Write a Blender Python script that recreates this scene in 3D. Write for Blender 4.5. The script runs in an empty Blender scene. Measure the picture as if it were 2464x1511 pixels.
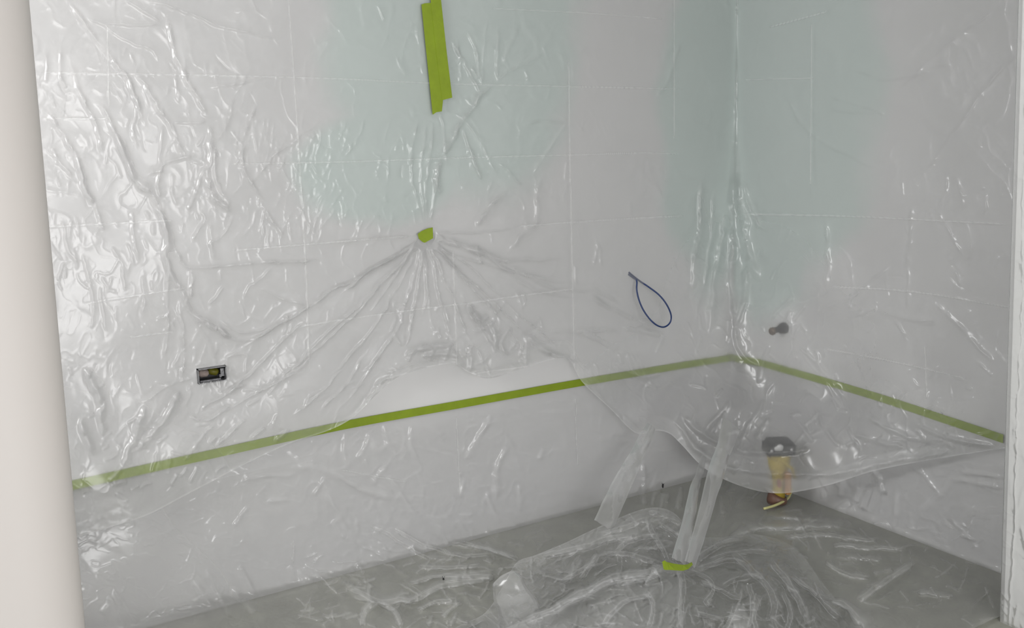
import bpy, bmesh, math, random
import numpy as np
from mathutils import Vector, Matrix

scene = bpy.context.scene
C = scene.collection
rng = np.random.default_rng(7)

# ------------------------------------------------------------------ camera
FPX, YAW, PITCH, ROLL = 2253.2, 0.538547, 0.174135, -0.029667
CAM = np.array([-2.992, -3.060, 1.5])          # room corner = origin, walls along -X and -Y
_fw = np.array([math.sin(YAW) * math.cos(PITCH), math.cos(YAW) * math.cos(PITCH), -math.sin(PITCH)])
_rt0 = np.array([math.cos(YAW), -math.sin(YAW), 0.0])
_up0 = np.cross(_rt0, _fw)
RT = _rt0 * math.cos(ROLL) + _up0 * math.sin(ROLL)
UP = _up0 * math.cos(ROLL) - _rt0 * math.sin(ROLL)
FW = _fw
cd = bpy.data.cameras.new('camera')
cd.sensor_fit = 'HORIZONTAL'; cd.sensor_width = 36.0; cd.lens = FPX / 2464 * 36.0
cd.clip_start = 0.05
cam = bpy.data.objects.new('camera', cd); C.objects.link(cam)
M = Matrix(((RT[0], UP[0], -FW[0], CAM[0]), (RT[1], UP[1], -FW[1], CAM[1]),
            (RT[2], UP[2], -FW[2], CAM[2]), (0, 0, 0, 1)))
cam.matrix_world = M
scene.camera = cam

# ------------------------------------------------------------------ light
world = bpy.data.worlds.new('daylight'); scene.world = world
world.use_nodes = True
bg = world.node_tree.nodes['Background']
bg.inputs[0].default_value = (0.975, 0.98, 1.0, 1); bg.inputs[1].default_value = 0.66

def area(name, loc, target, sx, sy, power, col):
    l = bpy.data.lights.new(name, 'AREA'); l.shape = 'RECTANGLE'; l.size = sx; l.size_y = sy
    l.energy = power; l.color = col
    o = bpy.data.objects.new(name, l); C.objects.link(o)
    o.location = loc
    o.rotation_euler = (Vector(target) - Vector(loc)).to_track_quat('-Z', 'Y').to_euler()
    return o
area('lamp_light_side', (-4.1, -0.9, 1.92), (-2.0, 0.0, 1.15), 0.8, 0.7, 32, (1.0, 1.0, 1.0))  # unseen lamp set behind the near partition to brighten the left wall
area('fill_light_back', (-2.5, -5.0, 1.15), (-1.9, 0.0, 0.5), 1.8, 1.4, 58, (1.0, 0.995, 0.99))  # added behind the camera for general fill and glints on the film

vs = scene.view_settings
vs.view_transform = 'Standard'; vs.look = 'None'; vs.gamma = 1.0; vs.exposure = 0.22
vs.use_curve_mapping = False
try:
    scene.cycles.use_denoising = True
    scene.cycles.transparent_max_bounces = 10
    scene.cycles.max_bounces = 6
    scene.cycles.diffuse_bounces = 3
    scene.cycles.glossy_bounces = 2
    scene.cycles.transmission_bounces = 4
    scene.cycles.use_adaptive_sampling = True
    scene.cycles.adaptive_threshold = 0.06
    scene.cycles.caustics_reflective = False
except Exception:
    pass

# ------------------------------------------------------------------ helpers
def ray(x, y):
    x = np.asarray(x, float); y = np.asarray(y, float)
    return (RT * ((x - 1232) / FPX)[..., None] - UP * ((y - 755.5) / FPX)[..., None] + FW)

def safe_t(num, den):
    return np.where(den > 1e-3, num / np.maximum(den, 1e-3), 60.0)

def t_left(d):  return safe_t(-CAM[1], d[..., 1])
def t_right(d): return safe_t(-CAM[0], d[..., 0])
def t_floor(d): return safe_t(CAM[2], -d[..., 2])

def on_left(x, y, off=0.0):
    d = ray(x, y); return CAM + d * ((-CAM[1] - off) / d[..., 1])[..., None]
def on_right(x, y, off=0.0):
    d = ray(x, y); return CAM + d * ((-CAM[0] - off) / d[..., 0])[..., None]
def on_floor(x, y, off=0.0):
    d = ray(x, y); return CAM + d * ((CAM[2] - off) / -d[..., 2])[..., None]

def tag(o, label=None, cat=None, group=None, kind=None):
    if label: o['label'] = label
    if cat: o['category'] = cat
    if group: o['group'] = group
    if kind: o['kind'] = kind
    return o

def obj(name, me, mat=None, parent=None, smooth=False):
    if isinstance(me, bmesh.types.BMesh):
        m = bpy.data.meshes.new(name); bmesh.ops.recalc_face_normals(me, faces=me.faces[:]); me.to_mesh(m); me.free(); me = m
    o = bpy.data.objects.new(name, me); C.objects.link(o)
    if mat: me.materials.append(mat)
    if parent: o.parent = parent
    if smooth:
        me.polygons.foreach_set('use_smooth', [True] * len(me.polygons))
    return o

def empty(name, loc):
    o = bpy.data.objects.new(name, None); C.objects.link(o); o.location = loc; o.empty_display_size = 0.05
    return o

def box(bm, lo, hi, rot=None, piv=None):
    vs_ = []
    for z in (lo[2], hi[2]):
        for y in (lo[1], hi[1]):
            for x in (lo[0], hi[0]):
                v = Vector((x, y, z))
                if rot is not None: v = rot @ (v - piv) + piv
                vs_.append(bm.verts.new(v))
    for f in ((0, 2, 3, 1), (4, 5, 7, 6), (0, 1, 5, 4), (2, 6, 7, 3), (0, 4, 6, 2), (1, 3, 7, 5)):
        bm.faces.new([vs_[i] for i in f])
    return vs_

def tube(bm, pts, rad, n=10, cap=True):
    pts = [Vector(p) for p in pts]
    rads = rad if hasattr(rad, '__len__') else [rad] * len(pts)
    rings = []; ref = None
    for i, p in enumerate(pts):
        a = pts[max(i - 1, 0)]; b = pts[min(i + 1, len(pts) - 1)]
        t = (b - a).normalized()
        if ref is None:
            ref = t.orthogonal().normalized()
        ref = (ref - t * ref.dot(t)).normalized()
        bn = t.cross(ref)
        rings.append([bm.verts.new(p + (ref * math.cos(2 * math.pi * k / n) + bn * math.sin(2 * math.pi * k / n)) * rads[i]) for k in range(n)])
    for i in range(len(rings) - 1):
        for k in range(n):
            bm.faces.new((rings[i][k], rings[i][(k + 1) % n], rings[i + 1][(k + 1) % n], rings[i + 1][k]))
    if cap:
        bm.faces.new(rings[0][::-1]); bm.faces.new(rings[-1])

def catmull(P, n):
    P = np.asarray(P, float)
    Q = np.vstack([2 * P[0] - P[1], P, 2 * P[-1] - P[-2]])
    out = []
    m = len(P) - 1
    for i in range(m):
        t = np.linspace(0, 1, n, endpoint=(i == m - 1))[:, None]
        a, b, c, d = Q[i], Q[i + 1], Q[i + 2], Q[i + 3]
        out.append(0.5 * (2 * b + (c - a) * t + (2 * a - 5 * b + 4 * c - d) * t ** 2 + (3 * b - a - 3 * c + d) * t ** 3))
    return np.vstack(out)

def vnoise(X, Y, scale, seed):
    r = np.random.default_rng(seed).random((257, 257)) * 2 - 1
    x = X / scale + 91.3 + seed; y = Y / scale + 47.7 + 3 * seed
    xi = np.floor(x).astype(int); yi = np.floor(y).astype(int)
    fx = x - xi; fy = y - yi
    fx = fx * fx * fx * (fx * (6 * fx - 15) + 10); fy = fy * fy * fy * (fy * (6 * fy - 15) + 10)
    g = lambda a, b: r[b % 257, a % 257]
    return ((g(xi, yi) * (1 - fx) + g(xi + 1, yi) * fx) * (1 - fy) + (g(xi, yi + 1) * (1 - fx) + g(xi + 1, yi + 1) * fx) * fy)

# ------------------------------------------------------------------ materials
def new_mat(name):
    m = bpy.data.materials.new(name); m.use_nodes = True
    nt = m.node_tree
    for n in list(nt.nodes): nt.nodes.remove(n)
    out = nt.nodes.new('ShaderNodeOutputMaterial')
    return m, nt, out

def N(nt, kind, **kw):
    n = nt.nodes.new(kind)
    for k, v in kw.items():
        if k.startswith('i_'):
            n.inputs[k[2:].replace('_', ' ')].default_value = v
        elif k.startswith('n_'):
            n.inputs[int(k[2:])].default_value = v
        else:
            setattr(n, k, v)
    return n

def math_node(nt, op, a, b=None, clamp=False):
    n = nt.nodes.new('ShaderNodeMath'); n.operation = op; n.use_clamp = clamp
    for i, v in enumerate((a, b)):
        if v is None: continue
        if hasattr(v, 'links'): nt.links.new(v, n.inputs[i])
        else: n.inputs[i].default_value = v
    return n.outputs[0]

def paint(name, col, rough=0.6, var=0.06, scale=6.0, bump=0.0, bscale=120.0, metal=0.0):
    m, nt, out = new_mat(name)
    p = N(nt, 'ShaderNodeBsdfPrincipled'); p.inputs['Roughness'].default_value = rough; p.inputs['Metallic'].default_value = metal
    tc = N(nt, 'ShaderNodeTexCoord')
    nz = N(nt, 'ShaderNodeTexNoise'); nz.inputs['Scale'].default_value = scale; nz.inputs['Detail'].default_value = 5
    nt.links.new(tc.outputs['Object'], nz.inputs['Vector'])
    r = N(nt, 'ShaderNodeValToRGB')
    r.color_ramp.elements[0].position = 0.3; r.color_ramp.elements[1].position = 0.7
    r.color_ramp.elements[0].color = (*[c * (1 - var) for c in col], 1)
    r.color_ramp.elements[1].color = (*[min(1, c * (1 + var)) for c in col], 1)
    nt.links.new(nz.outputs[0], r.inputs[0]); nt.links.new(r.outputs[0], p.inputs['Base Color'])
    if bump:
        nb = N(nt, 'ShaderNodeTexNoise'); nb.inputs['Scale'].default_value = bscale; nb.inputs['Detail'].default_value = 4
        nt.links.new(tc.outputs['Object'], nb.inputs['Vector'])
        b = N(nt, 'ShaderNodeBump'); b.inputs['Strength'].default_value = bump; b.inputs['Distance'].default_value = 0.01
        nt.links.new(nb.outputs[0], b.inputs['Height']); nt.links.new(b.outputs[0], p.inputs['Normal'])
    nt.links.new(p.outputs[0], out.inputs[0])
    return m

def film_mat(name, haze=0.22, gloss=0.10, rough=0.16, tint=(0.985, 0.985, 0.985), facing=0.35, th_haze=0.45, th_dark=0.0):
    """thin polyethylene film: clear + milky haze + sheen; creased and doubled places are milkier"""
    m, nt, out = new_mat(name)
    tc = N(nt, 'ShaderNodeTexCoord')
    at = N(nt, 'ShaderNodeAttribute'); at.attribute_name = 'film'
    sp = N(nt, 'ShaderNodeSeparateColor'); nt.links.new(at.outputs['Color'], sp.inputs[0])
    tr = N(nt, 'ShaderNodeBsdfTransparent'); tr.inputs[0].default_value = (0.995, 0.996, 0.996, 1)
    if th_dark:        # folded film lies several layers deep and lets less light through
        cm = N(nt, 'ShaderNodeMix'); cm.data_type = 'RGBA'; nt.links.new(sp.outputs[1], cm.inputs['Factor'])
        cm.inputs['A'].default_value = (0.995, 0.996, 0.996, 1); cm.inputs['B'].default_value = (*[0.985 * (1 - th_dark)] * 3, 1)
        nt.links.new(cm.outputs['Result'], tr.inputs[0])
    rf = N(nt, 'ShaderNodeBsdfRefraction'); rf.inputs['IOR'].default_value = 1.07; rf.inputs['Roughness'].default_value = 0.95
    rf.inputs[0].default_value = (0.995, 0.996, 0.996, 1)
    mb = N(nt, 'ShaderNodeMixShader'); nt.links.new(sp.outputs[2], mb.inputs[0])
    nt.links.new(tr.outputs[0], mb.inputs[1]); nt.links.new(rf.outputs[0], mb.inputs[2])
    di = N(nt, 'ShaderNodeBsdfDiffuse'); di.inputs[0].default_value = (*tint, 1)
    tl = N(nt, 'ShaderNodeBsdfTranslucent'); tl.inputs[0].default_value = (*tint, 1)
    md = N(nt, 'ShaderNodeMixShader'); md.inputs[0].default_value = 0.4
    nt.links.new(di.outputs[0], md.inputs[1]); nt.links.new(tl.outputs[0], md.inputs[2])
    lw = N(nt, 'ShaderNodeLayerWeight'); lw.inputs[0].default_value = 0.5
    f3 = math_node(nt, 'POWER', lw.outputs['Facing'], 3.0)
    h = math_node(nt, 'MULTIPLY', f3, facing)
    h = math_node(nt, 'ADD', h, haze)
    h = math_node(nt, 'ADD', h, math_node(nt, 'MULTIPLY', sp.outputs[0], 0.55))
    h = math_node(nt, 'ADD', h, math_node(nt, 'MULTIPLY', sp.outputs[1], th_haze))
    h = math_node(nt, 'MINIMUM', h, 0.92)
    mh = N(nt, 'ShaderNodeMixShader'); nt.links.new(h, mh.inputs[0])
    nt.links.new(mb.outputs[0], mh.inputs[1]); nt.links.new(md.outputs[0], mh.inputs[2])
    gl = N(nt, 'ShaderNodeBsdfGlossy'); gl.inputs['Roughness'].default_value = rough
    fr = N(nt, 'ShaderNodeFresnel'); fr.inputs[0].default_value = 1.45
    g = math_node(nt, 'ADD', math_node(nt, 'MULTIPLY', fr.outputs[0], 0.75), gloss)
    g = math_node(nt, 'MINIMUM', g, 0.6)
    mg = N(nt, 'ShaderNodeMixShader'); nt.links.new(g, mg.inputs[0])
    nt.links.new(mh.outputs[0], mg.inputs[1]); nt.links.new(gl.outputs[0], mg.inputs[2])
    nt.links.new(mg.outputs[0], out.inputs[0])
    return m

def wall_mat(name, blobs):
    """white filler-coated plasterboard; tinted pale green in soft blobs (centre, radii)"""
    m, nt, out = new_mat(name)
    p = N(nt, 'ShaderNodeBsdfPrincipled'); p.inputs['Roughness'].default_value = 0.75
    tc = N(nt, 'ShaderNodeTexCoord')
    nz = N(nt, 'ShaderNodeTexNoise'); nz.inputs['Scale'].default_value = 2.2; nz.inputs['Detail'].default_value = 3
    nt.links.new(tc.outputs['Object'], nz.inputs['Vector'])
    total = None
    for c, r in blobs:
        mp = N(nt, 'ShaderNodeMapping'); mp.vector_type = 'POINT'
        mp.inputs['Location'].default_value = tuple(-c[i] / r[i] for i in range(3))
        mp.inputs['Scale'].default_value = tuple(1 / v for v in r)
        nt.links.new(tc.outputs['Object'], mp.inputs[0])
        ln = N(nt, 'ShaderNodeVectorMath'); ln.operation = 'LENGTH'; nt.links.new(mp.outputs[0], ln.inputs[0])
        q = math_node(nt, 'ADD', ln.outputs['Value'], math_node(nt, 'MULTIPLY', math_node(nt, 'SUBTRACT', nz.outputs[0], 0.5), 0.9))
        mr = N(nt, 'ShaderNodeMapRange'); mr.interpolation_type = 'SMOOTHSTEP'
        nt.links.new(q, mr.inputs[0]); mr.inputs[1].default_value = 1.15; mr.inputs[2].default_value = 0.8
        total = mr.outputs[0] if total is None else math_node(nt, 'MAXIMUM', total, mr.outputs[0])
    mx = N(nt, 'ShaderNodeMix'); mx.data_type = 'RGBA'
    nt.links.new(total, mx.inputs['Factor'])
    mx.inputs['A'].default_value = (0.76, 0.755, 0.755, 1); mx.inputs['B'].default_value = (0.66, 0.745, 0.715, 1)
    nt.links.new(mx.outputs['Result'], p.inputs['Base Color'])
    nt.links.new(p.outputs[0], out.inputs[0])
    return m

M_WALL_L = wall_mat('wall_left_plaster', [((-1.35, 0, 1.95), (0.55, 1, 0.62)), ((-1.65, 0, 1.45), (0.30, 1, 0.22)), ((-0.15, 0, 1.6), (0.28, 1, 0.75))])
M_WALL_R = wall_mat('wall_right_plaster', [((0, -0.3, 1.75), (1, 0.45, 0.85)), ((0, -0.15, 1.1), (1, 0.3, 0.35))])
M_FLOOR = paint('concrete_floor', (0.40, 0.40, 0.345), 0.8, 0.12, 9, 0.15, 60)
M_CEIL = paint('ceiling_white', (0.75, 0.75, 0.74), 0.8, 0.03)
M_NIB = paint('wall_end_white', (0.88, 0.88, 0.87), 0.7, 0.02)
M_JAMB = paint('jamb_cream_paint', (0.67, 0.63, 0.605), 0.55, 0.015, 2)
M_TAPE = paint('green_masking_tape', (0.245, 0.335, 0.012), 0.55, 0.06, 30, 0.1, 400)
M_BLUE = paint('blue_cable', (0.012, 0.035, 0.13), 0.4, 0.05)
M_PIPE = paint('black_rubber_pipe', (0.012, 0.014, 0.018), 0.45, 0.1)
M_BRASS = paint('dull_brass', (0.17, 0.12, 0.09), 0.4, 0.15, 30, 0, 1, 0.5)
M_STEEL = paint('galvanised_steel', (0.22, 0.22, 0.23), 0.35, 0.25, 40, 0.1, 90, 0.7)
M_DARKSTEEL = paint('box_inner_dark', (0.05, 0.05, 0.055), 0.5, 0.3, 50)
M_OLIVE = paint('olive_sheath', (0.16, 0.15, 0.012), 0.5, 0.2, 40)
M_PINK = paint('pale_plaster_lump', (0.42, 0.34, 0.31), 0.8, 0.15, 60, 0.3, 200)
M_BLACK = paint('black_plastic', (0.012, 0.012, 0.014), 0.4, 0.1)
M_YELLOW = paint('yellow_plastic', (0.50, 0.38, 0.06), 0.5, 0.1)
M_OCHRE = paint('ochre_wood', (0.45, 0.22, 0.07), 0.6, 0.2, 30)
M_BROWN = paint('brown_plastic', (0.16, 0.085, 0.06), 0.5, 0.1)
M_RED = paint('red_plastic', (0.35, 0.06, 0.05), 0.5, 0.1)
M_WHITE = paint('white_plastic', (0.85, 0.85, 0.85), 0.3, 0.02)
M_CORD = paint('pale_yellow_cord', (0.62, 0.6, 0.28), 0.5, 0.05)
M_DEBRIS = paint('black_debris', (0.008, 0.008, 0.008), 0.6, 0.2)
M_FILM_UP = film_mat('film_wall_sheet', 0.17, 0.015, 0.22, tint=(0.985, 0.985, 0.985), th_haze=0.14, th_dark=0.20)
M_FILM_LOW = film_mat('film_floor_sheet', 0.14, 0.02, 0.22)
M_FILM_HEAP = film_mat('film_crumpled', 0.05, 0.02, 0.2, facing=0.45)
M_FILM_BAND = film_mat('film_folded_band', 0.10, 0.0, 0.3, facing=0.1)
M_FILM_NIB = film_mat('film_wall_end', 0.40, 0.02, 0.25, th_haze=0.1, th_dark=0.2)

# ------------------------------------------------------------------ the room
BX0, BX1, BZ0, BZ1 = -2.357, -2.266, 0.783, 0.832          # hole for the wall box
def wall_with_hole():
    bm = bmesh.new()
    xs = [-5.2, BX0, BX1, 0.12]; zs = [0.0, BZ0, BZ1, 2.6]
    g = {}
    for k, y in enumerate((0.0, 0.12)):
        for i, x in enumerate(xs):
            for j, z in enumerate(zs):
                g[k, i, j] = bm.verts.new((x, y, z))
    for i in range(3):
        for j in range(3):
            if i == 1 and j == 1: continue
            for k in (0, 1):
                bm.faces.new((g[k, i, j], g[k, i + 1, j], g[k, i + 1, j + 1], g[k, i, j + 1]))
    for a, b in (((1, 1), (2, 1)), ((2, 1), (2, 2)), ((2, 2), (1, 2)), ((1, 2), (1, 1))):
        bm.faces.new((g[(0,) + a], g[(0,) + b], g[(1,) + b], g[(1,) + a]))
    per = [(i, 0) for i in range(3)] + [(3, j) for j in range(3)] + [(i, 3) for i in (3, 2, 1)] + [(0, j) for j in (3, 2, 1)]
    for a, b in zip(per, per[1:] + per[:1]):
        bm.faces.new((g[(0,) + a], g[(0,) + b], g[(1,) + b], g[(1,) + a]))
    return bm
tag(obj('wall_left', wall_with_hole(), M_WALL_L), kind='structure')
bm = bmesh.new(); box(bm, (0, -6.0, 0), (0.12, 0.0, 2.6)); tag(obj('wall_right', bm, M_WALL_R), kind='structure')
bm = bmesh.new(); box(bm, (-5.2, -6.0, -0.12), (0.12, 0.12, 0)); tag(obj('floor', bm, M_FLOOR), kind='structure')
bm = bmesh.new(); box(bm, (-5.2, -6.0, 2.6), (0.12, 0.12, 2.7)); tag(obj('ceiling', bm, M_CEIL), kind='structure')

bm = bmesh.new(); box(bm, (-3.42, -1.22, 0), (-3.32, -0.0005, 1.0)); tag(obj('shade_half_wall', bm, M_CEIL), kind='structure')  # unseen low wall, added to shade the lower left of the left wall

def edge_at(px, py, y):
    d = ray(px, py); t = (y - CAM[1]) / d[1]; return CAM + d * t
# partition end on the near left, broad rounded edge, leaning a touch
def near_wall():
    bm = bmesh.new()
    yb, yf, R = -1.22, -1.40, 0.085
    p0 = edge_at(205, 1511, -1.31); p1 = edge_at(70, 0, -1.31)
    sl = (p1[0] - p0[0]) / (p1[2] - p0[2])
    prof = []
    for k in range(13):
        a = -math.pi / 2 + math.pi * k / 12
        prof.append((-R * 1.1 + R * 1.1 * math.cos(a), (yb + yf) / 2 + (yb - yf) / 2 * math.sin(a)))
    prof = [(-1.2, yf)] + prof + [(-1.2, yb)]
    rings = []
    for z in (0.0, 2.6):
        xe = p0[0] + sl * (z - p0[2])
        rings.append([bm.verts.new((xe + a, b, z)) for a, b in prof])
    n = len(prof)
    for k in range(n):
        bm.faces.new((rings[0][k], rings[0][(k + 1) % n], rings[1][(k + 1) % n], rings[1][k]))
    bm.faces.new(rings[0][::-1]); bm.faces.new(rings[1])
    return bm
o = tag(obj('wall_near', near_wall(), M_JAMB, smooth=True), kind='structure')
o.data.set_sharp_from_angle(angle=0.6)
# short wall end standing out on the right
NIB_Y0, NIB_Y1 = -1.50, -1.68
n0 = edge_at(2405, 1511, NIB_Y0); n1 = edge_at(2450, 0, NIB_Y0)
NIB_SL = (n1[0] - n0[0]) / (n1[2] - n0[2])
def nib_x(z): return n0[0] + NIB_SL * (z - n0[2])
bm = bmesh.new()
rings = []
for z in (0.0, 2.6):
    xe = nib_x(z) + 0.012
    rings.append([bm.verts.new(p) for p in ((xe, NIB_Y1 + .006, z), (-0.0005, NIB_Y1 + .006, z), (-0.0005, NIB_Y0 - .006, z), (xe, NIB_Y0 - .006, z))])
for k in range(4):
    bm.faces.new((rings[0][k], rings[0][(k + 1) % 4], rings[1][(k + 1) % 4], rings[1][k]))
bm.faces.new(rings[0][::-1]); bm.faces.new(rings[1])
tag(obj('wall_end', bm, M_NIB), kind='structure')

# ------------------------------------------------------------------ film surfaces
def parse(s): return np.array([[float(v) for v in q.split(',')] for q in s.split()])

class Field:
    """height field over a (u, v) lattice, wrinkles drawn as ridges along strokes"""
    def __init__(s, X, Y):
        s.X, s.Y = X, Y
        s.h = np.zeros(X.shape); s.crease = np.zeros(X.shape); s.thick = np.zeros(X.shape)
        s.Xw = X + 3.5 * vnoise(X, Y, 37, 3) + 1.3 * vnoise(X, Y, 13, 5)
        s.Yw = Y + 3.5 * vnoise(X, Y, 41, 4) + 1.3 * vnoise(X, Y, 15, 6)
    def stroke(s, P, w, a, crease=0.0, taper=0.16, wob=True, one=0.0, warp=True):
        P = np.asarray(P, float)
        if len(P) > 2: P = catmull(P, 5)
        pad = 3.2 * w + 6
        x0, y0 = P.min(0) - pad; x1, y1 = P.max(0) + pad
        cols = np.where((s.X.max(0) >= x0) & (s.X.min(0) <= x1))[0]
        if len(cols) == 0: return
        c0, c1 = cols[0], cols[-1] + 1
        rows = np.where((s.Y[:, c0:c1].max(1) >= y0) & (s.Y[:, c0:c1].min(1) <= y1))[0]
        if len(rows) == 0: return
        sl = (slice(rows[0], rows[-1] + 1), slice(c0, c1))
        X = (s.Xw if warp else s.X)[sl]; Y = (s.Yw if warp else s.Y)[sl]
        seg = np.hypot(*(P[1:] - P[:-1]).T); L = seg.sum(); cum = np.concatenate([[0], np.cumsum(seg)])
        best = np.full(X.shape, 1e9); par = np.zeros(X.shape); sg = np.zeros(X.shape)
        for i in range(len(seg)):
            if seg[i] < 1e-6: continue
            dx, dy = (P[i + 1] - P[i]) / seg[i]
            rx = X - P[i, 0]; ry = Y - P[i, 1]
            t = np.clip(rx * dx + ry * dy, 0, seg[i])
            ex = rx - t * dx; ey = ry - t * dy
            d2 = ex * ex + ey * ey
            m = d2 < best
            best[m] = d2[m]; par[m] = ((cum[i] + t) / L)[m]; sg[m] = (rx * dy - ry * dx)[m]
        env = np.clip(np.minimum(par, 1 - par) / taper, 0, 1) if taper > 0 else 1.0
        env = env * env * (3 - 2 * env) if taper > 0 else 1.0
        ww = w * (0.45 + 0.55 * env) if taper > 0 else w
        d = np.sqrt(best)
        g = np.exp(-(d / ww) ** 2) * env
        if wob: g = g * (0.85 + 0.35 * vnoise(X, Y, 19, 11))
        if one:      # a tucked fold: steep on one side
            g = g + one * np.exp(-(d / (2.6 * w)) ** 2) * (sg > 0) * env * (1 - np.exp(-(d / ww) ** 2))
        s.h[sl] += a * g
        if crease: s.crease[sl] = np.maximum(s.crease[sl], crease * np.exp(-(d / max(w * 0.6, 1.3)) ** 2) * env)
    def scatter(s, n, bbox, ang, dang, length, w, a, seed, crease=0.0):
        r = np.random.default_rng(seed)
        for _ in range(n):
            x = r.uniform(bbox[0], bbox[2]); y = r.uniform(bbox[1], bbox[3])
            t = math.radians(r.normal(ang, dang)); L = r.uniform(*length); k = r.normal(0, 0.22)
            p = [np.array([x, y])]
            for _j in range(4):
                p.append(p[-1] + np.array([math.cos(t), math.sin(t)]) * L / 4); t += k * 0.6
            s.stroke(p, r.uniform(*w), r.uniform(*a) * (1 if r.random() < 0.8 else -0.6), crease * r.random())
    def noise(s, scale, amp, seed, sy=1.0):
        s.h += amp * vnoise(0.85 * s.X + 0.53 * s.Y * sy, -0.53 * s.X + 0.85 * s.Y * sy, scale, seed)
    def ridged(s, scale, amp, seed, sy=1.0, mask=1.0):
        A = 0.82 * s.Xw + 0.57 * s.Yw * sy; B = -0.57 * s.Xw + 0.82 * s.Yw * sy
        A2 = A + 0.55 * scale * vnoise(0.6 * A - 0.8 * B, 0.8 * A + 0.6 * B, scale * 0.9, seed + 100)
        B2 = B + 0.55 * scale * vnoise(0.3 * A + 0.95 * B, -0.95 * A + 0.3 * B, scale * 0.9, seed + 200)
        n = 1 - np.abs(vnoise(A2, B2, scale, seed)) * 2.2
        s.h += amp * np.clip(n, 0, 1) ** 3 * mask

def fold_edges(fld, P, w, cr, a=0.002):
    # a fold seen from the side: both of its turned edges show as thin milky lines
    P = catmull(P, 5) if len(P) > 2 else P
    t = np.gradient(P, axis=0); t /= np.maximum(np.hypot(t[:, 0], t[:, 1]), 1e-6)[:, None]
    nrm = np.stack([-t[:, 1], t[:, 0]], -1)
    for sgn in (-0.75, 0.8):
        fld.stroke((P + nrm * w * sgn)[::3], 1.9, a, cr, taper=0.12)

def idw(X, Y, pts, p=2.6, soft=60.0):
    num = np.zeros(X.shape); den = np.zeros(X.shape)
    for x, y, v in pts:
        w = 1.0 / ((X - x) ** 2 + (Y - y) ** 2 + soft ** 2) ** (p / 2)
        num += w * v; den += w
    return num / den

def grid_mesh(name, pos, attr, mat, keep=None, parent=None):
    nr, nc = pos.shape[:2]
    me = bpy.data.meshes.new(name)
    idx = np.arange(nr * nc).reshape(nr, nc)
    q = np.stack([idx[:-1, :-1], idx[1:, :-1], idx[1:, 1:], idx[:-1, 1:]], -1).reshape(-1, 4)
    if keep is not None: q = q[keep.reshape(-1)]
    me.vertices.add(nr * nc); me.vertices.foreach_set('co', pos.reshape(-1).astype(np.float32))
    nf = len(q)
    me.loops.add(nf * 4); me.loops.foreach_set('vertex_index', q.reshape(-1).astype(np.int32))
    me.polygons.add(nf)
    me.polygons.foreach_set('loop_start', np.arange(0, nf * 4, 4, dtype=np.int32))
    me.polygons.foreach_set('loop_total', np.full(nf, 4, dtype=np.int32))
    me.polygons.foreach_set('use_smooth', np.ones(nf, dtype=bool))
    me.update(calc_edges=True)
    a = me.attributes.new('film', 'FLOAT_COLOR', 'POINT')
    a.data.foreach_set('color', attr.reshape(-1).astype(np.float32))
    return obj(name, me, mat, parent)

def lattice(xs, top, bot, rows, extra_top=None):
    """columns at xs; rows from curve top to curve bot (both polylines of x,y)"""
    t = np.interp(xs, top[:, 0], top[:, 1]); b = np.interp(xs, bot[:, 0], bot[:, 1])
    v = np.linspace(0, 1, rows)[:, None]
    Y = t[None] + (b - t)[None] * v
    X = np.repeat(xs[None], rows, 0)
    if extra_top is not None:
        n, y0 = extra_top
        v = np.linspace(0, 1, n, endpoint=False)[:, None]
        Y = np.vstack([y0 + (t[None] - y0) * v, Y]); X = np.repeat(xs[None], Y.shape[0], 0)
    return X, Y

def xs_range(a, b, fine, f0, f1, coarse=14):
    return np.concatenate([np.arange(a, f0, coarse), np.arange(f0, f1, fine), np.arange(f1, b + 1, coarse)])

def softmin(ts, k):
    m = np.minimum.reduce(ts)
    s = sum(np.exp(-(t - m) / k) for t in ts)
    return m - k * np.log(s)

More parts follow.
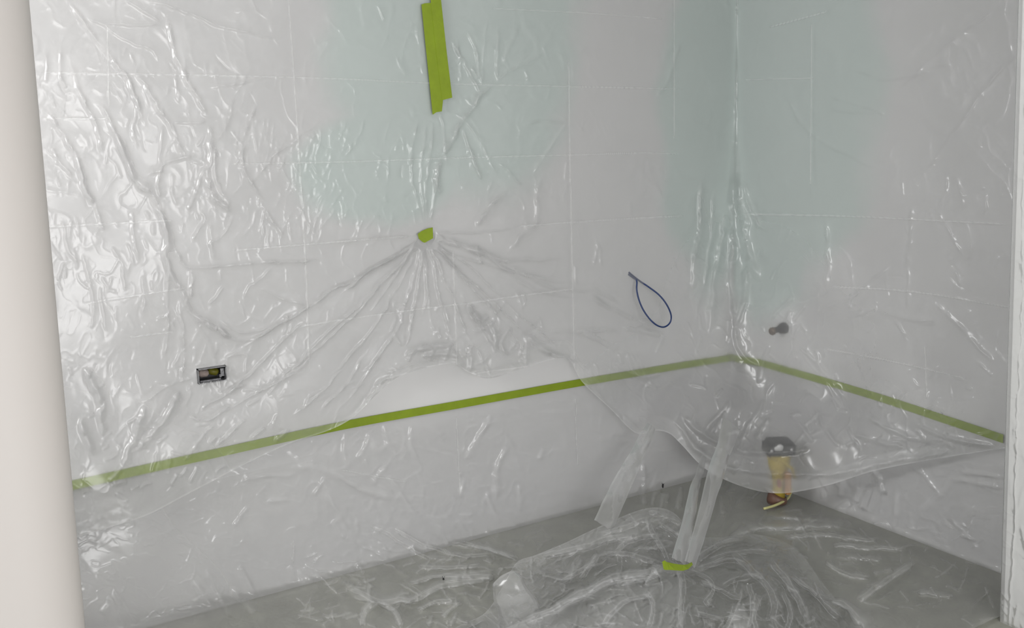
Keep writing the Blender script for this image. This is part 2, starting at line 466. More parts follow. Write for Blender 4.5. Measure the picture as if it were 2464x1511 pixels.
# ---- the big sheet hung over both walls
UP_EDGE = catmull(parse('-160,1345 0,1330 100,1316 190,1291 280,1264 360,1237 440,1195 507,1160 600,1112 700,1066 790,1036 850,1004 905,950 960,906 1030,884 1090,876 1130,897 1180,910 1265,884 1320,868 1368,864 1400,918 1470,985 1530,1042 1580,1036 1612,1044 1640,1070 1700,1130 1790,1172 1880,1187 1990,1168 2100,1134 2220,1110 2330,1092 2420,1078 2620,1050'), 8)
step = 2.2
xs = xs_range(-160, 2500, step, 56, 2456)
X, Y = lattice(xs, np.array([[-300, -24], [2700, -24]]), UP_EDGE, 500, (26, -470))
F = Field(X, Y)
OFF_PTS = [(-100, 200, .012), (200, 100, .012), (500, 100, .012), (800, 100, .012), (1050, 60, .004), (1055, 230, .005), (1022, 565, .005),
           (1300, 100, .014), (1600, 100, .014), (1300, 420, .022), (1600, 420, .016), (300, 450, .014), (700, 450, .012), (800, 620, .012),
           (130, 620, .03), (200, 850, .05), (120, 1100, .11), (330, 1000, .065), (260, 1200, .13), (420, 1120, .09), (560, 1050, .06), (700, 1000, .05),
           (508, 900, .012), (430, 860, .02), (600, 880, .015), (650, 760, .018), (850, 850, .02), (960, 880, .05), (800, 1010, .05), (1000, 740, .02),
           (1100, 740, .025), (1190, 880, .09), (1200, 760, .05), (1360, 840, .05), (1370, 700, .03), (1480, 720, .03), (1500, 900, .06), (1480, 960, .07), (1570, 720, .022), (1525, 665, .012),
           (1570, 1010, .12), (1640, 900, .08), (1700, 1040, .16), (1760, 1000, .18), (1880, 1150, .30), (1790, 1130, .26), (1990, 1120, .2),
           (1880, 900, .09), (1875, 795, .11), (1830, 860, .1), (1960, 760, .05), (2100, 1080, .12), (2250, 1060, .07), (2400, 1050, .025), (2050, 920, .03), (2250, 900, .02), (2400, 800, .018),
           (1760, 300, .004), (1760, 100, .002), (1760, 600, .03), (1690, 550, .03), (1900, 300, .016), (2200, 300, .016), (2400, 200, .016), (2100, 600, .018), (2600, 600, .016)]
off = idw(X, Y, OFF_PTS)

ST = []          # (width px, height m, points, crease)
def add(w, a, *lines, cr=0.0):
    for l in lines: ST.append((w, a, l, cr))
# wall left of the tape: long slanting folds
add(8, .0085, '150,-10 190,35 215,72 250,115 290,165 315,210 335,260 352,310', '300,165 340,190 365,225 390,270 412,310 430,350 438,388',
    '398,22 410,80 425,140 450,190 475,235 490,265 506,292', '90,250 130,290 150,320 180,370 195,420 215,465 242,512',
    '220,245 255,265 275,310 300,370 330,430 362,480')
add(10, .011, '275,310 310,385 330,430 370,470 385,510 400,560 430,632', '505,290 512,330 507,380 503,430 515,470 545,500 568,522',
    '380,500 400,560 403,640 420,670 440,710 465,750 500,780 540,805 588,832')
add(6, .0065, '172,160 185,200 205,245 225,280 235,310 247,372', '120,350 140,385 172,428', '185,370 195,430 226,502', '500,395 480,440 453,512',
    '520,340 545,300 562,232', '520,345 518,400 530,450 562,505', '620,240 595,310 580,350 590,410 615,455 647,492', '350,425 385,410 400,390 440,380 478,377',
    '395,400 380,440 386,474', '317,498 322,560 333,634', '505,533 512,580 519,628', '403,640 402,760 400,830 387,872', '430,720 440,800 445,860 440,925',
    '465,760 500,820 522,868', '463,645 460,690 462,724', '410,570 430,610 445,640 470,645 540,640 640,632 792,624', '225,490 238,520 250,560', '640,500 660,540 690,570')
add(4, .0042, '300,-5 340,20 392,54', '345,-5 450,30 520,60 600,80 692,96', '200,35 245,55 310,58 392,58', '235,50 310,100 360,120 387,152', '415,150 425,200 425,248',
    '110,120 112,202', '148,118 148,202', '500,215 560,205 642,188', '415,295 450,297 502,290', '390,300 385,392', '325,255 322,342', '480,500 490,530 463,587',
    '415,730 430,780 435,850 408,892', '660,640 620,680 600,690 583,728', '540,690 520,720 503,738', '620,690 680,720 742,736', '520,765 580,800 640,790 700,755 742,738',
    '520,785 580,820 640,800 690,770', '680,810 692,755', '340,970 420,922 477,904', '540,862 585,850 606,862', '700,780 690,810', '150,560 165,600 190,640', '200,610 215,680 230,760', '240,690 250,760 258,800',
    '290,640 300,700', '340,660 350,720 345,760', '690,330 640,400 600,450', '760,300 700,340 650,380', '560,520 540,560 500,590')
# fan of folds under the small tape patch
add(4.4, .008, '1002,582 960,610 900,650 800,700 738,742 640,800 560,850', '1000,590 935,628 880,662 818,708', '1014,588 1000,650 993,690 975,740 950,800 905,870 858,902',
    '1018,590 1012,640 1005,700 990,790 968,845', '1032,588 1045,650 1060,720 1080,800 1092,835', '1038,588 1060,650 1090,720 1110,770 1137,835',
    '1045,592 1100,650 1170,710 1230,765 1275,818', '1042,588 1090,640 1130,690 1180,740 1225,790')
add(3.6, .006, '1006,590 960,650 930,700 888,752', '1024,590 1025,640 1025,700 1018,772', '1004,588 880,720 780,810 690,905', '1005,590 840,770 750,850 640,930 515,1005',
    '1010,590 930,740 850,850 780,920', '1020,590 1020,640 1030,720 1040,790', '1048,588 1130,640 1180,690 1300,800 1372,862', '760,850 700,900 600,960', '830,880 760,960 700,1000',
    '880,850 830,930 770,990', '920,850 880,900 840,960', '740,770 690,810 600,900 540,960')
add(7, .008, '1050,572 1140,600 1220,650 1270,690 1340,710 1402,722', '1200,620 1320,690 1450,705 1502,747', '1060,580 1200,622 1260,626 1372,618')
add(4, .005, '1046,562 1150,560 1250,545', '1002,566 900,572 780,585', '1060,600 1180,640 1300,670 1420,690', '1022,545 1018,480 1015,400 1030,290', '1028,545 1026,460 1035,380 1045,285', '1034,545 1048,470 1062,400',
    '1020,545 1005,480 990,420 1000,330 1010,280', '1062,270 1068,330 1075,400')
# right of the seam
add(8, .010, '1225,448 1180,500 1143,548', '1300,420 1295,490 1290,535 1250,570 1218,608', '1060,380 1080,350 1110,300 1150,240 1190,200', '1060,378 1052,430 1062,475')
add(5, .006, '1370,293 1340,330 1310,380 1278,425', '1190,200 1250,160 1312,128', '1130,70 1145,130 1155,190 1160,215', '1085,95 1110,140 1135,190 1160,230', '1130,160 1150,190', '1110,300 1130,350 1160,440', '1130,350 1140,400 1160,440',
    '1200,390 1230,420 1260,450', '1195,60 1200,130 1195,200', '1245,60 1220,130 1215,160', '1150,590 1160,640', '1260,300 1300,292 1370,292', '1640,100 1610,180 1580,240')
add(3.2, .0035, '1010,150 1020,180', '955,130 965,160 980,185', '910,15 930,50', '1000,60 1008,110', '1170,40 1165,120 1160,200', '1090,260 1150,330 1200,440', '1110,200 1100,90')
# bunched hem in the middle
add(10, .018, '930,925 980,893 1040,882 1090,872 1125,884', '940,920 900,958 850,1008 800,1036')
add(7, .014, '970,852 1040,836 1100,830', '1140,898 1180,905 1262,884', '1128,830 1135,895', '1266,800 1268,882', '1265,800 1320,845 1372,866', '1130,730 1150,770 1180,760', '1140,750 1170,800 1205,850', '1180,770 1200,830', '1230,780 1210,830 1220,860', '1010,860 1060,850 1110,860')
add(5, .008, '980,870 1000,840', '1030,870 1045,838', '1070,868 1082,835', '900,930 950,905 985,890', '880,970 930,915', '1330,850 1350,870', '1290,830 1330,855 1400,870')
add(7, .010, '1310,800 1450,795 1500,802', '1380,800 1430,812 1492,842', '1400,700 1500,760 1600,790', '1400,912 1440,950 1505,1022', '1500,790 1560,800 1600,800', '1510,850 1530,890 1560,920', '1470,880 1550,905 1600,900')
add(4, .005, '1435,570 1430,642', '1440,580 1448,642', '1520,478 1518,522', '1385,640 1390,690', '1600,800 1580,850', '1430,870 1440,910', '1520,850 1545,900 1570,940', '1530,850 1560,910 1585,945', '1490,850 1500,880')
# folds in the room corner
add(8, .014, '1692,415 1688,520 1675,620 1664,705', '1748,500 1735,600 1715,700 1708,805', '1765,540 1762,660 1772,775', '1800,640 1790,720 1768,792')
add(11, .018, '1768,415 1785,500 1792,560 1803,620 1832,685')
add(5, .008, '1720,440 1712,560 1690,700', '1785,430 1810,520 1850,560', '1770,780 1775,830 1800,862 1832,884', '1915,715 1880,745 1855,770', '1905,745 1890,790', '1850,820 1840,860 1825,930')
# right wall
add(6, .0065, '1985,515 1990,600 1990,705', '2192,490 2187,600 2180,645 2168,664', '1978,742 2050,712 2100,672 2152,632', '2025,772 2090,745 2170,765 2255,772', '2240,720 2320,800 2402,882', '1920,830 1960,870 2000,920 2045,965')
add(4, .0042, '2470,100 2350,240 2250,380 2198,432', '2400,20 2280,110 2148,232', '1880,210 1930,300 1990,350 2060,385 2132,422', '1990,235 2060,250 2132,276', '2185,640 2182,745', '1905,830 1880,890 1840,962', '2345,865 2392,912',
    '1990,265 2080,272 2130,270', '2280,420 2272,470', '2300,650 2312,690', '2150,770 2170,800 2185,830', '1960,840 1985,920 2030,985', '2060,860 2085,920', '2300,420 2320,500', '2040,160 2140,195 2300,150', '2050,700 2040,740', '2250,500 2290,570 2320,620')
# swag under the corner
add(8, .016, '1620,1010 1690,1090 1780,1130 1880,1140 1990,1142 2100,1118', '1640,1000 1720,1060 1830,1090 1960,1080', '2000,1150 2150,1112 2300,1085')
add(6, .010, '1900,990 1930,1030 1960,1070', '1960,980 1990,1040 2020,1080', '2050,1040 2110,1060 2180,1080', '1850,1000 1820,1060', '1560,1060 1500,1000', '2080,1000 2180,1050 2280,1060', '2200,1020 2300,1060 2400,1070', '1760,960 1720,1010 1680,1060', '1840,960 1790,1050 1760,1100')
add(4, .005, '1900,1000 1930,995', '1945,1020 1950,1045', '2040,1020 2065,1080', '2200,1030 2225,1055', '2330,1060 2340,1085')
# lower left, loose and lifted
add(10, .016, '200,880 240,960 250,1060', '350,970 330,1040 290,1130', '440,930 400,1000 330,1090', '190,1000 230,1100')
add(5, .008, '520,1020 480,1060 440,1110', '600,1000 560,1040 520,1080', '300,1110 260,1160', '640,1030 600,1060', '700,1030 660,1060', '270,1165 305,1155', '275,1185 310,1205', '430,1140 410,1170', '560,970 500,1010 450,1000', '480,990 520,960 600,920')
def to_patch(P):
    # folds of the fan run on up to the tape patch that gathers them
    if abs(P[0, 0] - 1024) < 40 and 570 < P[0, 1] < 610:
        P = np.vstack([[1023 + (P[0, 0] - 1023) * .15, 538], [1023 + (P[0, 0] - 1023) * .5, 568], P])
    return P
for w, a, l, cr in ST: F.stroke(to_patch(parse(l)), w * 0.85, a * 1.0, cr, one=0.35)
# small random crinkles
F.thick += 0.75 * np.clip((F.h - .0015) / .007, 0, 1) * np.clip((1420 - X) / 300, 0.35, 1)
F.scatter(150, (100, 100, 620, 900), 75, 22, (18, 60), (2.2, 3.6), (.0016, .0036), 21)
F.scatter(110, (600, 280, 1000, 560), 95, 14, (25, 75), (2.2, 3.2), (.0014, .0030), 22)
F.scatter(60, (1060, 40, 1420, 560), 80, 25, (15, 55), (2.2, 3.2), (.0014, .0034), 23)
F.scatter(60, (1400, 250, 1740, 900), 88, 18, (18, 60), (2.2, 3.2), (.0012, .0028), 24)
F.scatter(80, (1780, 420, 2430, 1000), 85, 22, (15, 55), (2.2, 3.4), (.0014, .0034), 25)
F.scatter(110, (180, 860, 1000, 1200), -38, 26, (15, 60), (2.4, 4.2), (.002, .0055), 26)
F.scatter(70, (940, 700, 1300, 910), 70, 45, (15, 50), (2.6, 4.5), (.003, .008), 27)
F.scatter(70, (1600, 900, 2400, 1180), -25, 40, (15, 60), (2.6, 4.5), (.003, .007), 28)
F.scatter(120, (80, 0, 2440, 900), 80, 40, (10, 35), (2.0, 3.0), (.0008, .0022), 29)
F.noise(150, .004, 31); F.noise(60, .0014, 32)
F.ridged(46, .0016, 33, 0.7); F.ridged(24, .0007, 34, 0.8)
# packing creases: a grid of faint straight lines
CREASE_UP = ['693,-20 715,300 735,620 745,900', '1090,600 1097,800 1100,900', '1368,120 1372,400 1385,1000', '1622,-20 1622,340', '1953,50 1950,450', '258,60 262,260',
             '80,174 300,178 540,182 820,190 1060,201 1370,208 1660,215', '540,395 820,390 1100,380 1370,373 1560,368 1650,372', '560,603 800,583 1000,568', '1240,545 1450,530 1650,519',
             '1780,515 1900,517 2080,522 2430,540', '700,790 820,770 1000,745 1140,728 1220,716 1390,694', '110,547 220,540 420,530', '200,732 300,715 450,693', '940,925 1130,900 1290,879',
             '2000,690 2200,702 2440,742', '1980,838 2150,870 2330,912', '1850,66 1990,28', '1790,192 1960,188', '310,812 420,798', '100,285 260,286', '1180,20 1420,32 1600,46', '2225,830 2230,960']
for l in CREASE_UP: F.stroke(parse(l), 1.9, .0011, 0.55, taper=0.05, wob=False, warp=False)
# milkier doubled hem along the free edge right of the middle
eb = np.interp(X[0], UP_EDGE[:, 0], UP_EDGE[:, 1])[None] - Y
hem = np.clip((X - 1560) / 60, 0, 1) * np.clip((2350 - X) / 250, 0, 1)
F.crease = np.maximum(F.crease, hem * 0.25 * (np.clip((38 - eb) / 6, 0, 1)) + 0.30 * np.clip((3.5 - eb) / 2, 0, 1))
hem2 = np.clip((X - 1180) / 80, 0, 1) * np.clip((1460 - X) / 80, 0, 1)
F.crease += hem2 * 0.15 * np.clip((46 - eb) / 10, 0, 1)

D = ray(X, Y)
k = np.interp(Y[:, :], [-500, 250, 420, 620, 900, 1150], [.006, .012, .04, .10, .20, .28])
tl, tr_ = t_left(D), t_right(D)
T = softmin([tl, tr_], k)
wl = 1 / (1 + np.exp(np.clip((tl - tr_) / k, -40, 40)))
cosn = wl * D[..., 1] + (1 - wl) * np.maximum(D[..., 0], 0.05)
lift = np.maximum(off + F.h, 0.0015)
near = np.hypot((X - 1023) / 26, (Y - 566) / 26)      # pressed flat under the tape pieces
lift = np.where(near < 2, np.minimum(lift, 0.014 + 0.02 * np.clip(near - 1, 0, 1)), lift)
strip = np.abs(X - (1035 + (Y - 10) * 0.1)) < 60
lift = np.where(strip & (Y < 300), np.minimum(lift, 0.014 + 0.012 * np.clip((np.abs(X - (1037 + (Y - 10) * 0.1)) - 32) / 28, 0, 1) + 0.012 * np.clip((Y - 250) / 50, 0, 1)), lift)
T_UP = T - lift / cosn
POS_UP = CAM + D * T_UP[..., None]
blur = np.clip((off - 0.035) / 0.10, 0, 1) + np.clip((k - 0.05) / 0.1, 0, 1) * np.exp(-((X - 1760) / 150) ** 2)
attr = np.stack([np.clip(F.crease, 0, 1), np.clip(F.thick, 0, 1), np.clip(blur, 0, 1) * 0.45, np.ones_like(X)], -1)
# cut-out for the wall box
qx = (X[:-1, :-1] + X[1:, 1:]) / 2; qy = (Y[:-1, :-1] + Y[1:, 1:]) / 2
qp = on_left(qx, qy)
keep = ~((qp[..., 0] > BX0 - .001) & (qp[..., 0] < BX1 + .001) & (qp[..., 2] > BZ0 - .001) & (qp[..., 2] < BZ1 + .001))
tag(grid_mesh('dust_sheet', POS_UP, attr, M_FILM_UP, keep),
    'large clear plastic sheet hung over both walls, sagging across the room corner', 'plastic sheet')

def film_t(px, py):
    i = np.argmin(np.abs(xs - px)); j = np.argmin(np.abs(Y[:, i] - py)); return T_UP[j, i]

# ---- the sheet taped to the foot of the walls and spread over the floor
TAPE_L = parse('-160,1238 60,1192 177,1167 500,1095 819,1025 1100,974 1360,927 1530,898 1660,876 1760,862')
TAPE_R = parse('1760,862 1820,871 1873,885 1991,919 2130,961 2265,1006 2414,1056 2600,1122')
TAPE_ALL = np.vstack([TAPE_L, TAPE_R[1:]])
xs2 = xs_range(-160, 2440, 2.6, 100, 2430)
top2 = TAPE_ALL.copy(); top2[:, 1] -= 5
X2, Y2 = lattice(xs2, top2, np.array([[-300, 1560], [2330, 1560], [2440, 1490]]), 250)
G = Field(X2, Y2)
SL = []
def addl(w, a, *lines):
    for l in lines: SL.append((w, a, l))
addl(8, .009, '1182,995 1165,1040 1140,1080 1118,1112', '1227,1068 1205,1110 1195,1150 1194,1204', '690,1130 760,1128 820,1149 880,1180 940,1195 970,1197')
addl(5, .0065, '1174,1178 1185,1230 1202,1264', '832,1035 830,1080 834,1130', '892,1035 880,1080 856,1104', '925,1000 930,1060 958,1104', '990,1015 985,1065 1008,1108', '935,1125 905,1150 895,1170',
     '775,1135 790,1180 810,1230 842,1284', '782,1145 758,1194', '930,1145 965,1190 1012,1252', '575,1160 650,1148 720,1138', '1120,1150 1110,1200', '1250,1160 1252,1230', '1310,1080 1300,1110', '600,1220 560,1270', '640,1210 700,1205')
addl(7, .009, '465,1388 480,1420 522,1474', '498,1368 515,1410 540,1450 556,1488', '558,1408 590,1450 615,1486', '578,1358 612,1432', '270,1415 330,1505', '258,1435 300,1511', '700,1360 705,1400', '722,1366 732,1408', '860,1355 874,1384', '240,1480 275,1440')
addl(5, .006, '890,1262 960,1302 1035,1348', '800,1250 830,1300', '940,1270 1000,1300 1060,1325 1140,1345', '1060,1320 1110,1335 1180,1335', '950,1265 1010,1330',  '2190,1120 2230,1150 2270,1200', '2160,1180 2150,1250', '2300,1130 2410,1150', '2280,1150 2410,1175', '1960,1180 1990,1200', '2060,1215 2090,1230')
addl(6, .013, '2095,1128 2112,1160 2124,1196', '2110,1140 2118,1190', '2028,1150 2016,1195', '2062,1165 2050,1210', '2088,1170 2066,1225', '2040,1205 2010,1225', '1975,1175 1985,1200')
addl(8, .020, '822,1405 870,1428 912,1446 960,1441 1000,1440 1060,1412 1140,1400 1200,1392', '912,1446 880,1470 872,1511', '912,1446 950,1470 965,1511', '1060,1398 1130,1386 1195,1390')
addl(5, .012, '980,1405 1060,1385 1150,1390', '1000,1470 1040,1450 1100,1440', '1060,1490 1090,1460 1110,1445', '1100,1470 1080,1511', '850,1440 910,1450', '1000,1360 1080,1365 1160,1358', '1020,1340 1100,1345', '1030,1511 1040,1480', '1080,1305 1160,1318 1240,1345', '1110,1300 1180,1325 1250,1348')
addl(6, .012, '1553,1105 1552,1190 1556,1228', '1580,1180 1572,1225', '1600,1185 1592,1230', '1640,1165 1632,1230', '1700,1190 1690,1240')
addl(8, .020, '1930,1420 1990,1440 2050,1470 2095,1525', '1740,1300 1830,1268 1990,1266 2060,1262', '2060,1448 2120,1405 2205,1350')
addl(5, .012, '1980,1350 2030,1380 2100,1390', '2000,1310 2100,1318 2180,1325', '2100,1380 2150,1370', '1840,1240 1960,1250 2050,1258', '1880,1290 2000,1290 2120,1300', '2050,1470 2070,1511', '2010,1340 2130,1345', '2200,1420 2300,1440')
for w, a, l in SL:
    G.stroke(parse(l), w, a, one=0.2)
    if parse(l)[:, 1].mean() > 1290 and parse(l)[:, 0].mean() > 700: fold_edges(G, parse(l), w * .8, .4)
G.scatter(130, (700, 1340, 1350, 1520), -12, 35, (20, 80), (2.2, 4.2), (.002, .007), 41, 0.35)
G.scatter(120, (1750, 1230, 2380, 1520), 15, 40, (20, 80), (2.2, 4.2), (.0015, .005), 42, 0.3)
G.scatter(70, (520, 1040, 1300, 1330), 85, 25, (15, 55), (2.6, 4.0), (.0012, .003), 43)
G.scatter(60, (820, 1230, 1250, 1420), 35, 20, (25, 90), (2.8, 5), (.002, .006), 44)
G.scatter(50, (1900, 1110, 2400, 1330), 75, 35, (15, 55), (2.6, 4.0), (.0015, .004), 45)
G.scatter(50, (1450, 1150, 1800, 1330), -65, 25, (20, 80), (2.6, 4.2), (.002, .006), 46)
G.noise(130, .004, 51); G.noise(50, .0016, 52); G.ridged(40, .0022, 53, 1.2); G.ridged(22, .001, 54, 1.4)
for l in ('1098,1000 1108,1200', '1385,1000 1390,1120', '1385,960 1388,1000', '820,1130 980,1160'):
    G.stroke(parse(l), 1.9, .0011, 0.55, taper=0.05, wob=False, warp=False)
OFF2 = [(200, 1250, .05), (300, 1350, .09), (200, 1450, .12), (420, 1450, .07), (500, 1200, .025), (700, 1300, .012), (900, 1150, .008), (1100, 1050, .006), (1300, 950, .004), (1250, 1150, .008),
        (1600, 950, .006), (1760, 950, .01), (2000, 1000, .006), (2300, 1060, .006), (2250, 1200, .012), (2050, 1180, .012), (900, 1450, .012), (1200, 1400, .012), (1700, 1300, .012), (2000, 1400, .010), (2300, 1450, .006), (1500, 1300, .01)]
off2 = idw(X2, Y2, OFF2)
off2 = 0.003 + off2 * np.clip((Y2 - np.interp(X2[0], TAPE_ALL[:, 0], TAPE_ALL[:, 1])[None] - 12) / 50, 0, 1)
D2 = ray(X2, Y2)
k2 = 0.022 + 0.05 * np.exp(-((X2 - 1780) / 260) ** 2) * np.clip((Y2 - 960) / 120, 0, 1)
t1, t2, t3 = t_left(D2), t_right(D2), t_floor(D2)
T2 = softmin([t1, t2, t3], k2)
e = [np.exp(-np.clip((t - T2) / k2, -40, 40)) for t in (t1, t2, t3)]
cs = (e[0] * D2[..., 1] + e[1] * np.maximum(D2[..., 0], .05) + e[2] * -D2[..., 2]) / (e[0] + e[1] + e[2])
tape_d = Y2 - np.interp(X2[0], TAPE_ALL[:, 0], TAPE_ALL[:, 1])[None]
hh = G.h * np.clip((tape_d - 10) / 25, 0, 1)
T2 = T2 - np.maximum(off2 + hh, 0.002) / np.maximum(cs, 0.12)
# keep it behind the wall sheet where both overlap
T_ov = np.full(X2.shape, 1e3)
ci = np.clip(np.searchsorted(xs, xs2), 0, len(xs) - 1)
for c in range(len(xs2)):
    col = ci[c]; yy = Y[:, col]
    m = Y2[:, c] < yy[-1]
    T_ov[m, c] = np.interp(Y2[m, c], yy, T_UP[:, col])
T2 = np.where(T_ov < 500, np.maximum(T2, T_ov + 0.006), T2)
T2 = np.minimum(T2, np.minimum(np.minimum(t1, t2), t3) - 0.002)
POS_LOW = CAM + D2 * T2[..., None]
POS_LOW[..., 1] = np.maximum(POS_LOW[..., 1], -1.492)
fold2 = np.clip(hh / .02, 0, 1) * e[2] / (e[0] + e[1] + e[2])
attr2 = np.stack([G.crease, 0.6 * fold2, np.clip((off2 - .03) / .08, 0, 1) * 0.5, np.ones_like(X2)], -1)
tag(grid_mesh('dust_sheet', POS_LOW, attr2, M_FILM_LOW),
    'clear plastic sheet taped along the foot of both walls and spread over the floor', 'plastic sheet')

# ---- loose crumpled sheet gathered on the floor
HEAP_TOP = catmull(parse('1040,1540 1100,1508 1170,1472 1215,1400 1245,1352 1290,1335 1360,1306 1440,1268 1530,1230 1580,1221 1620,1233 1650,1262 1690,1290 1740,1292 1800,1284 1880,1300 1930,1335 1970,1390 2010,1440 2060,1490 2100,1535'), 6)
xs3 = np.arange(1040, 2100, 2.4)
X3, Y3 = lattice(xs3, HEAP_TOP, np.array([[1000, 1590], [2200, 1590]]), 150)
K = Field(X3, Y3)
SK = []
def addk(w, a, *lines):
    for l in lines: SK.append((w, a, l))
addk(9, .026, '1625,1362 1560,1375 1480,1388 1400,1430 1330,1470 1250,1500', '1660,1365 1700,1330 1745,1308 1800,1296', '1760,1325 1800,1368 1845,1415 1862,1460 1850,1520', '1850,1345 1895,1400 1925,1450 1945,1520',
     '1290,1340 1380,1325 1460,1300 1560,1280', '1640,1372 1645,1420 1640,1470 1642,1520')
addk(6, .018, '1600,1365 1540,1340 1480,1330 1420,1340', '1610,1360 1590,1310 1560,1270 1560,1240', '1620,1358 1640,1310 1632,1270', '1340,1410 1400,1370 1440,1350', '1390,1400 1420,1360 1440,1330', '1370,1390 1400,1345', '1480,1400 1540,1395 1600,1380',
     '1400,1450 1440,1410 1500,1390', '1320,1480 1400,1440 1440,1440', '1450,1511 1500,1450 1580,1430', '1550,1420 1570,1450 1560,1511', '1590,1410 1550,1440', '1660,1375 1700,1390 1720,1420 1700,1450 1720,1470',
     '1680,1400 1740,1420 1770,1440 1800,1430', '1770,1450 1760,1490 1740,1520', '1800,1400 1810,1450 1800,1511', '1830,1430 1812,1480 1825,1520', '1670,1470 1720,1490 1790,1480', '1880,1420 1900,1470 1890,1520', '1670,1370 1760,1350 1800,1370',
     '1700,1350 1780,1330 1860,1330', '1900,1380 1960,1430 2020,1490', '1740,1410 1780,1390 1840,1390', '1440,1290 1500,1270 1560,1250', '1480,1330 1520,1300 1590,1290', '1560,1235 1600,1240 1640,1260', '1580,1260 1620,1280 1640,1300')
for w, a, l in SK: K.stroke(parse(l), w * .8, a, one=0.5); fold_edges(K, parse(l), w, .55)
K.scatter(120, (1280, 1260, 1640, 1540), -25, 35, (20, 80), (2, 4), (.003, .009), 61, 0.5)
K.scatter(120, (1640, 1380, 1980, 1540), 60, 45, (20, 60), (2, 4.5), (.004, .012), 62, 0.5)
K.ridged(34, .008, 63, 1.3); K.ridged(20, .003, 64, 1.3); K.noise(90, .012, 65)
OFF3 = [(1100, 1520, .015), (1240, 1380, .05), (1300, 1360, .05), (1400, 1310, .07), (1560, 1240, .11), (1630, 1250, .09), (1630, 1362, .02), (1700, 1320, .03), (1800, 1300, .025), (1500, 1380, .05), (1400, 1450, .06), (1300, 1500, .07),
        (1640, 1450, .05), (1750, 1450, .07), (1850, 1430, .06), (1950, 1420, .03), (2050, 1500, .015), (1600, 1540, .07), (1800, 1540, .08), (1500, 1300, .08)]
off3 = idw(X3, Y3, OFF3, soft=30)
D3 = ray(X3, Y3)
fade = np.clip((Y3 - HEAP_TOP[:, 1].min()) * 0 + 1, 0, 1)
T3 = t_floor(D3) - np.maximum(off3 + K.h, .012) / np.maximum(-D3[..., 2], .1)
POS3 = CAM + D3 * T3[..., None]
eb3 = Y3 - np.interp(X3[0], HEAP_TOP[:, 0], HEAP_TOP[:, 1])[None]
under = Y3 - np.interp(X3[0], [1040, 1200, 1290, 1370, 1480, 1595, 1642, 1644, 2200], [1560, 1520, 1482, 1428, 1392, 1362, 1366, 1900, 1900])[None]
LOWER = 0.38 * np.clip(under / 4, 0, 1) + 0.5 * np.exp(-np.abs(under) / 3.0) * (X3 < 1642)
milky_cone = np.clip(1 - np.abs(X3 - 1782) / np.maximum(10 + (Y3 - 1455) * .55, 2), 0, 1) * (Y3 > 1452)  # milkier cone at the bottom of the heap
LOWER = LOWER + 0.9 * np.clip(milky_cone * 2, 0, 1)
attr3 = np.stack([np.clip(K.crease, 0, 1), np.clip(0.5 * np.clip((4 - eb3) / 3, 0, 1) * np.clip((1680 - X3) / 60, 0, 1) + 0.6 * np.clip((K.h - .004) / .035, 0, 1) ** 1.2 + 0.22 * np.clip((1760 - X3) / 150, 0, 1) * np.clip(eb3 / 6, 0, 1) + LOWER, 0, 1), np.zeros_like(X3), np.ones_like(X3)], -1)
base3 = on_floor(1640, 1420)
heap = empty('crumpled_sheet', tuple(base3))
tag(heap, 'crumpled heap of clear plastic film gathered and taped on the floor', 'plastic sheet')
grid_mesh('film', POS3 - base3, attr3, M_FILM_HEAP, None, heap)

def ribbon(top_pts, wtop, wbot, seed, mat=M_FILM_HEAP):
    """narrow stretched fold of film; pts = px,py,depth along the ray"""
    P = np.array([CAM + ray(a, b) * t for a, b, t in top_pts]); P = catmull(P, 10)
    n = len(P); m = 9
    v = np.linspace(0, 1, n)
    tang = np.gradient(P, axis=0); tang /= np.linalg.norm(tang, axis=1)[:, None]
    side = np.cross(tang, -FW); side /= np.linalg.norm(side, axis=1)[:, None]
    nor = np.cross(side, tang)
    u = np.linspace(-1, 1, m)
    w = (wtop + (wbot - wtop) * v)[:, None] * (1 + .12 * vnoise(v * 100, v * 0, 17, seed)[:, None])
    dep = (0.005 * np.cos(u * 2.0)[None] + 0.004 * vnoise(np.repeat(u[None], n, 0) * 30, np.repeat(v[:, None], m, 1) * 200, 14, seed))
    pos = P[:, None] + side[:, None] * (u[None, :, None] * w[..., None] / 2) + nor[:, None] * dep[..., None]
    at = np.zeros((n, m, 4)); at[..., 3] = 1; at[..., 1] = (0.28 + 0.35 * (np.abs(u)[None] > .8)) * np.clip(v / 0.25, 0, 1)[:, None]
    return pos, at
def tf(px, py, off=0.0):
    d = ray(np.array(px, float), np.array(py, float)); return float((CAM[2] - off) / -d[2])
def band_pts(P, t0, t1):
    n = len(P); return [(x, y, t0 + (t1 - t0) * i / (n - 1)) for i, (x, y) in enumerate(P)]
for pts, a, b, sd in ((band_pts([(1568, 1025), (1530, 1100), (1490, 1180), (1452, 1266)], film_t(1560, 1020) - .015, tf(1452, 1285, .08)), .045, .085, 1),
                      (band_pts([(1762, 1020), (1742, 1080), (1718, 1156), (1690, 1260), (1660, 1358)], film_t(1762, 1020) - .015, tf(1650, 1360, .05)), .085, .045, 2),
                      (band_pts([(1694, 1100), (1684, 1140), (1672, 1180), (1655, 1260), (1633, 1352)], film_t(1694, 1100) - .015, tf(1634, 1354, .05)), .03, .055, 3)):
    pos, at = ribbon(pts, a, b, sd)
    grid_mesh('film_band', pos - base3, at, M_FILM_BAND, None, heap)

